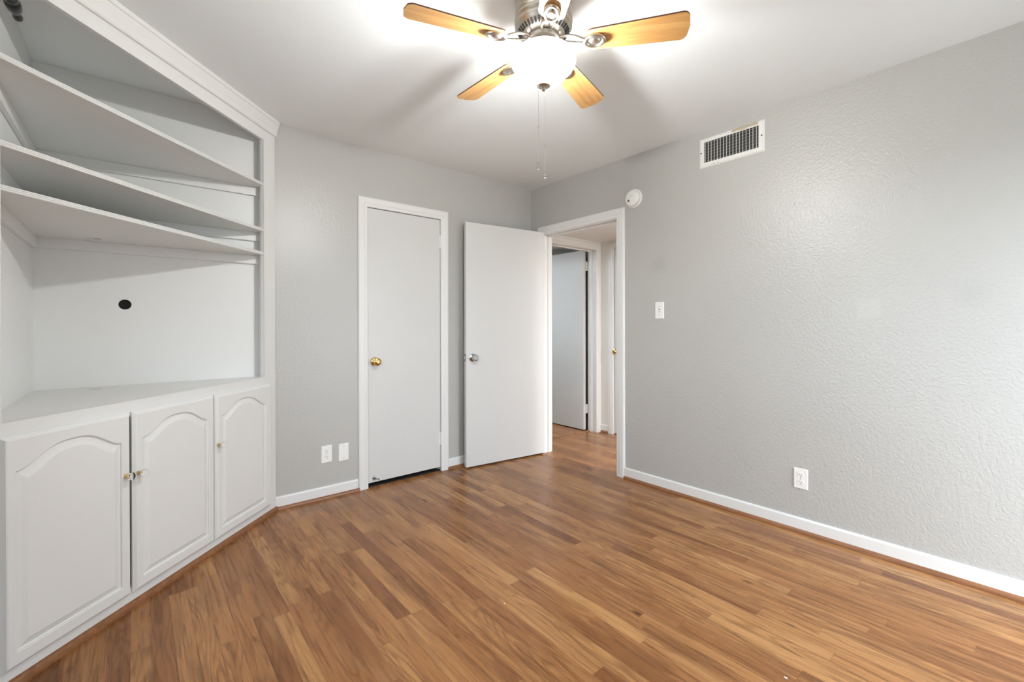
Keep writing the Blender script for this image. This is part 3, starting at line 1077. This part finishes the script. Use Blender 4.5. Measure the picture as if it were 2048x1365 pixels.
OUT = blade_outline()
for k in range(5):
    an = PH + 2 * PI * k / 5
    ZB = 2.252

    def TB(a_, b_, h, an=an):
        return fan_pt(an, a_, b_ * math.cos(PIT) - h * math.sin(PIT) * 0, ZB + b_ * math.sin(PIT) + h)
    o = MB().prism(OUT, -0.003, 0.003, TB).build('blade', M['blade'], fan)
    me = o.data
    me.materials.append(M['blade_edge'])
    uv = me.uv_layers.new(name='UVMap')
    org = ORIGIN[fan.name]
    ca, sa = math.cos(an), math.sin(an)
    for p_ in me.polygons:
        if abs(p_.normal.z) < 0.7:
            p_.material_index = 1
        for li in p_.loop_indices:
            co = me.vertices[me.loops[li].vertex_index].co
            uv.data[li].uv = (co.x * ca + co.y * sa + k * 1.7, -co.x * sa + co.y * ca + k * 0.9)
    # blade iron: curved arm and oval medallion below the blade
    b = MB()
    for sgn in (-1, 1):
        pts = []
        for i in range(9):
            f = i / 8
            rad = 0.056 + f * 0.110
            pts.append(fan_pt(an, rad, sgn * (0.010 + 0.012 * math.sin(PI * f)), 2.270 - 0.026 * f + 0.006 * math.sin(PI * f)))
        b.tube(pts, [0.006] * 9, 8)
    ctr = fan_pt(an, 0.196, 0, ZB - 0.004)
    cx_, cy_, cz_ = ctr
    tvec = Vector((-math.sin(an) * math.cos(PIT), math.cos(an) * math.cos(PIT), math.sin(PIT)))
    rvec = Vector((math.cos(an), math.sin(an), 0))
    dn = -(rvec.cross(tvec))
    if dn.z > 0:
        dn = -dn
    prof = [(1.0, 0.0), (1.0, 0.004), (0.94, 0.009), (0.82, 0.0105), (0.70, 0.008), (0.62, 0.004), (0.52, 0.004), (0.44, 0.008), (0.25, 0.0115), (0.001, 0.0125)]
    loops = []
    for q_, h_ in prof:
        loops.append([Vector(ctr) + rvec * (0.043 * q_ * math.cos(2 * PI * j / 32)) + tvec * (0.030 * q_ * math.sin(2 * PI * j / 32)) + dn * h_ for j in range(32)])
    b.loops(loops, smooth=True)
    b.build('blade_iron', M['nickel'], fan, sharp=50)
# glass bowl
prof = [(0.050, 2.226), (0.085, 2.228), (0.108, 2.222), (0.121, 2.210), (0.1255, 2.195), (0.123, 2.180), (0.114, 2.165), (0.101, 2.153), (0.092, 2.145), (0.087, 2.136),
        (0.081, 2.126), (0.069, 2.114), (0.050, 2.104), (0.026, 2.0985), (0.004, 2.097)]
bowl = MB().lathe(prof, (FX, FY, 0), (0, 0, 1), 64).build('glass_bowl', M['bowl'], fan, sharp=80)
for sgn in (-1, 1):
    MB().ball((FX + sgn * 0.042, FY + sgn * 0.02, 2.172), 0.024, 0.024, 0.03, 16, 10).build('bulb', M['bulb'], fan)
b = MB().lathe([(q_, 2.097 + h_) for q_, h_ in ((0, 0.0015), (0.0265, 0.0012), (0.0265, -0.002), (0.0165, -0.006), (0.006, -0.008), (0.005, -0.0095), (0.0085, -0.013), (0.0088, -0.0165), (0.0045, -0.020), (0, -0.0205))], (FX, FY, 0), (0, 0, 1), 28)
b.build('finial', M['nickel'], fan, sharp=40)
b = MB().lathe([(0, 2.101), (0.034, 2.104), (0.034, 2.106), (0.004, 2.107), (0.004, 2.2155), (0, 2.2155)], (FX, FY, 0), (0, 0, 1), 28)
b.build('finial_light_block', M['nickel'], fan, sharp=40)  # disc on a rod, added inside the bowl to shade the finial
# pull chains
for dx, dy, zt, zl, zb_ in ((-0.036, -0.009, 2.215, 1.925, 1.759), (0.032, 0.0254, 2.215, 1.88, 1.749)):
    b = MB()
    z = zt
    px_, py_ = FX + dx, FY + dy
    while z > zb_ + 0.03:
        b.ball((px_, py_, z), 0.0012, n=6, m_=4)
        z -= 0.0031
    b.tube([(px_, py_, zt), (px_, py_, zb_ + 0.03)], 0.0004, 5)
    b.lathe([(0, zl - 0.005), (0.0017, zl - 0.005), (0.0017, zl + 0.005), (0, zl + 0.005)], (px_, py_, 0), (0, 0, 1), 8)
    ch = b.build('pull_chain', M['chrome'], fan)
    MB().lathe([(0, 0.034), (0.0025, 0.034), (0.0045, 0.026), (0.0042, 0.018), (0.0055, 0.014), (0.0075, 0.007), (0.0062, 0.001), (0, 0.0)], (px_, py_, zb_), (0, 0, 1), 16).build('pull_fob', M['chrome'], ch)

# ------------------------------------------------------------------ air vent on the right wall
VY0, VY1, VZ0, VZ1 = -2.056, -1.655, 2.196, 2.386
IY0, IY1, IZ0, IZ1 = -2.022, -1.687, 2.227, 2.359
vent = root('air_vent', (0, (VY0 + VY1) / 2, VZ0), 'white wall air register with dark slots and flaked paint above its grille', 'vent')
m, nt, bs = new_mat('flaking_enamel')
pos = world_pos(nt)
sep = N(nt, 'ShaderNodeSeparateXYZ')
nt.links.new(pos, sep.inputs[0])
nz = noise(nt, pos, 45, 3, 0.6)


def band(v, lo, hi, soft):
    a_ = N(nt, 'ShaderNodeMapRange')
    nt.links.new(v, a_.inputs[0])
    a_.inputs[1].default_value, a_.inputs[2].default_value = lo, lo + soft
    b_ = N(nt, 'ShaderNodeMapRange')
    nt.links.new(v, b_.inputs[0])
    b_.inputs[1].default_value, b_.inputs[2].default_value = hi - soft, hi
    b_.inputs[3].default_value, b_.inputs[4].default_value = 1, 0
    return math_node(nt, 'MULTIPLY', a_.outputs[0], b_.outputs[0])


zj = math_node(nt, 'MULTIPLY_ADD', nz, 0.026, sep.outputs[2])
mask = math_node(nt, 'MULTIPLY', band(sep.outputs[1], -2.025, -1.86, 0.01), band(zj, 2.377, 2.400, 0.003))
col = mix_rgb(nt, math_node(nt, 'MULTIPLY', mask, 0.85), srgb(226, 226, 222), srgb(176, 158, 122))
n2 = noise(nt, pos, 120, 3, 0.6)
m2 = math_node(nt, 'MULTIPLY', math_node(nt, 'GREATER_THAN', n2, 0.60), math_node(nt, 'MULTIPLY', band(sep.outputs[1], -1.88, -1.68, 0.02), band(sep.outputs[2], 2.365, 2.384, 0.003)))
col = mix_rgb(nt, math_node(nt, 'MULTIPLY', m2, 0.6), col, srgb(150, 146, 138))
m3 = math_node(nt, 'MULTIPLY', math_node(nt, 'GREATER_THAN', n2, 0.55), math_node(nt, 'MULTIPLY', band(sep.outputs[1], -1.79, -1.72, 0.02), band(sep.outputs[2], 2.203, 2.212, 0.002)))
col = mix_rgb(nt, math_node(nt, 'MULTIPLY', m3, 0.8), col, srgb(120, 116, 108))
nt.links.new(col, bs.inputs['Base Color'])
bs.inputs['Roughness'].default_value = 0.4
M['flaking'] = m


def frame_loops(dp):
    R_ = lambda y0_, y1_, z0_, z1_, x: [(x, y0_, z0_), (x, y1_, z0_), (x, y1_, z1_), (x, y0_, z1_)]
    return [R_(VY0, VY1, VZ0, VZ1, -0.0005), R_(VY0, VY1, VZ0, VZ1, -0.003), R_(VY0 + 0.012, VY1 - 0.012, VZ0 + 0.010, VZ1 - 0.010, -0.010),
            R_(IY0 - 0.004, IY1 + 0.004, IZ0 - 0.004, IZ1 + 0.004, -0.010), R_(IY0, IY1, IZ0, IZ1, -0.008), R_(IY0, IY1, IZ0, IZ1, -0.0005)]


MB().loops(frame_loops(0)).build('vent_frame', M['flaking'], vent)
MB().box(-0.0018, -0.0006, IY0, IY1, IZ0, IZ1).build('duct_opening', M['duct'], vent)
nb = 17
for k in range(nb):
    yc = IY0 + (IY1 - IY0) * (k + 0.62) / nb
    MB().box(-0.0085, -0.0058, yc - 0.0012, yc + 0.0012, IZ0 - 0.001, IZ1 + 0.001).build('louvre', M['grille'], vent)
for k in range(7):
    zc = IZ0 + (IZ1 - IZ0) * (k + 0.5) / 7
    MB().box(-0.0050, -0.0022, IY0, IY1, zc - 0.0028, zc + 0.0028).build('damper_vane', M['vane'], vent)
for yc in (IY0 - 0.018, IY1 + 0.019):
    MB().lathe([(0, 0.0), (0.0048, 0.0), (0.004, 0.0016), (0, 0.002)], (-0.0098, yc, (IZ0 + IZ1) / 2), (-1, 0, 0), 12).build('screw', M['slot'], vent)

# ------------------------------------------------------------------ smoke detector
sd = root('smoke_detector', (0, -1.148, 2.112), 'round white smoke detector above the doorway corner', 'smoke detector')
MB().lathe([(0.069, 0.0), (0.069, 0.010), (0.066, 0.013), (0.0, 0.013)], (-0.0003, -1.148, 2.112), (-1, 0, 0), 40, cap0=True).build('mounting_plate', M['plastic'], sd, sharp=35)
MB().lathe([(0.060, 0.013), (0.060, 0.026), (0.056, 0.036), (0.048, 0.041), (0.0, 0.0425)], (-0.0003, -1.148, 2.112), (-1, 0, 0), 40).build('cover', M['plastic'], sd, sharp=35)
MB().lathe([(0, 0), (0.009, 0), (0.009, 0.003), (0, 0.003)], (-0.0410, -1.123, 2.094), (-1, 0, 0), 16).build('test_button', M['screw'], sd)
for dy, dz in ((0.006, 0.018), (-0.012, 0.015), (0.012, 0.008)):
    MB().lathe([(0, 0), (0.0022, 0), (0.0018, 0.0012), (0, 0.0012)], (-0.0418, -1.148 + dy, 2.112 + dz), (-1, 0, 0), 10).build('vent_hole', M['screw'], sd)


# ------------------------------------------------------------------ wall plates
def wall_plate(name, centre, axis, w, h, label, cat, kind, group=None):
    """axis 'x': plate on the back wall (faces -y); 'y': plate on the right wall (faces -x)."""
    cx_, cy_, cz_ = centre
    R0 = root(name, centre, label, cat, group)
    if axis == 'x':
        T = lambda a_, z_, q_: (cx_ + a_, cy_ - q_, cz_ + z_)
        ax_ = (0, -1, 0)
    else:
        T = lambda a_, z_, q_: (cx_ - q_, cy_ - a_, cz_ + z_)
        ax_ = (-1, 0, 0)
    rect = lambda a_, z_, q_: [T(-a_, -z_, q_), T(a_, -z_, q_), T(a_, z_, q_), T(-a_, z_, q_)]
    MB().loops([rect(w / 2, h / 2, 0.0004), rect(w / 2, h / 2, 0.0022), rect(w / 2 - 0.002, h / 2 - 0.002, 0.0048), rect(w / 2 - 0.004, h / 2 - 0.004, 0.0055)], cap_first=True, cap_last=True).build('plate', M['plastic'], R0)
    if kind == 'outlet':
        for sgn in (1, -1):
            zc = sgn * 0.0195
            pl = []
            for j in range(28):
                an = 2 * PI * j / 28
                pl.append((0.0172 * math.cos(an), max(-0.0138, min(0.0138, 0.0172 * math.sin(an))) + zc))
            ro = MB().prism(pl, 0.0052, 0.0072, lambda a_, z_, q_: T(a_, z_, q_)).build('receptacle', M['plastic'], R0)
            b = MB()
            for aa, hh in ((-0.0062, 0.0042), (0.0062, 0.0034)):
                b.box(aa - 0.0009, aa + 0.0009, zc + 0.004 - hh, zc + 0.004 + hh, 0.0068, 0.0075, lambda a_, z_, q_: T(a_, z_, q_))
            b.lathe([(0, 0), (0.0026, 0), (0.0026, 0.0004), (0, 0.0004)], T(0, zc - 0.0072, 0.0072), ax_, 10)
            b.build('slots', M['slot'], ro)
        MB().lathe([(0, 0), (0.0028, 0), (0.002, 0.0012), (0, 0.0012)], T(0, 0, 0.0055), ax_, 10).build('screw', M['screw'], R0)
    elif kind == 'switch':
        MB().box(-0.0055, 0.0055, -0.0125, 0.0125, 0.0052, 0.0062, lambda a_, z_, q_: T(a_, z_, q_)).build('toggle_slot', M['screw'], R0)
        pr = [(-0.0048, -0.006, 0.006), (0.0048, -0.006, 0.006), (0.0048, 0.004, 0.006), (-0.0048, 0.004, 0.006)]
        tp = [(-0.004, -0.0105, 0.0155), (0.004, -0.0105, 0.0155), (0.004, -0.005, 0.018), (-0.004, -0.005, 0.018)]
        MB().loops([[T(*q) for q in pr], [T(*q) for q in tp]], cap_first=True, cap_last=True).build('toggle', M['plastic'], R0, bevel=0.0008)
    if kind in ('switch', 'blank'):
        for sgn in (1, -1):
            MB().lathe([(0, 0), (0.0028, 0), (0.002, 0.0012), (0, 0.0012)], T(0, sgn * (0.030 if kind == 'switch' else 0.042), 0.0055), ax_, 10).build('screw', M['screw'], R0)
    return R0


wall_plate('power_outlet', (0, -2.2445, 0.302), 'y', 0.070, 0.114, 'white duplex power outlet low on the right wall', 'power outlet', 'outlet')
wall_plate('power_outlet', (-1.875, 0, 0.298), 'x', 0.071, 0.116, 'white duplex power outlet low on the back wall, left of the blank plate', 'power outlet', 'outlet')
wall_plate('blank_wall_plate', (-1.7605, 0, 0.291), 'x', 0.069, 0.119, 'plain white cover plate between the outlet and the closet door', 'cover plate', 'blank')
wall_plate('light_switch', (0, -1.357, 1.2715), 'y', 0.069, 0.118, 'white toggle light switch on the wall right of the doorway', 'light switch', 'switch')

# ------------------------------------------------------------------ curtain rod above the window (only its end is in view)
RX, RZ = -3.103, 1.994
cr_ = root('curtain_rod', (RX, -2.11, RZ), 'black curtain rod end with turned finial, upper left above the shelves', 'curtain rod')
MB().tube([(RX, -2.78, RZ), (RX, -1.475, RZ)], 0.0095, 20).build('rod', M['rod'], cr_)
for y_, sg in ((-1.475, 1), (-2.78, -1)):
    prof = [(0.0095, -0.01), (0.0150, -0.008), (0.0162, 0.0), (0.0150, 0.006), (0.0118, 0.012), (0.0135, 0.02), (0.0140, 0.030), (0.0120, 0.036), (0.0150, 0.040), (0.0165, 0.047), (0.0160, 0.060),
            (0.0150, 0.072), (0.0100, 0.088), (0.0072, 0.096), (0.0085, 0.103), (0.0105, 0.112), (0.0098, 0.121), (0.006, 0.127), (0.0, 0.128)]
    MB().lathe(prof, (RX, y_, RZ), (0, sg, 0), 20).build('finial', M['rod'], cr_, sharp=28)
for y_ in (-1.52, -2.72):
    b = MB().tube([(LWX, y_, RZ - 0.012), (RX, y_, RZ - 0.012)], 0.006, 10)
    b.lathe([(0, 0), (0.02, 0), (0.02, 0.004), (0, 0.004)], (LWX + 0.0004, y_, RZ - 0.012), (1, 0, 0), 16)
    b.lathe([(0.0125, -0.008), (0.0125, 0.008)], (RX, y_, RZ), (0, 1, 0), 20)
    b.tube([(RX, y_, RZ - 0.012), (RX, y_, RZ - 0.030)], 0.0028, 8)
    b.lathe([(0, 0), (0.006, 0), (0.006, 0.006), (0, 0.006)], (RX, y_, RZ - 0.036), (0, 0, 1), 12)
    b.build('bracket', M['rod'], cr_)

# ------------------------------------------------------------------ crumbs on the floor
random.seed(4)


def fleck(name, x, y, sx, sy, sz, mat, label, cat):
    pts = [(x + sx * math.cos(2 * PI * k / 7) * random.uniform(0.7, 1.1), y + sy * math.sin(2 * PI * k / 7) * random.uniform(0.7, 1.1)) for k in range(7)]
    o = MB().prism(pts, 0.0002, sz, lambda a_, b_, h_: (a_, b_, h_)).build(name, mat)
    return tag(o, label, cat)


fleck('paint_chip', -1.225, -2.584, 0.0035, 0.007, 0.0016, M['chip'], 'largest white paint chip on the floor, at the bottom edge of the photo', 'paint chip')
fleck('paint_chip', -1.684, -1.677, 0.0028, 0.0032, 0.0012, M['chip'], 'tiny white paint chip on the floor in front of the closet door', 'paint chip')
fleck('paint_chip', -1.450, -0.030, 0.004, 0.004, 0.0016, M['chip'], 'small white paint chip lying under the closet door', 'paint chip')
fleck('dirt_speck', -1.604, -0.041, 0.008, 0.006, 0.0015, M['fleck'], 'dark speck on the floor at the foot of the closet casing', 'dirt speck')
fleck('dirt_speck', -0.825, -1.058, 0.005, 0.005, 0.0015, M['fleck'], 'small dark speck alone on the open floor before the doorway', 'dirt speck')
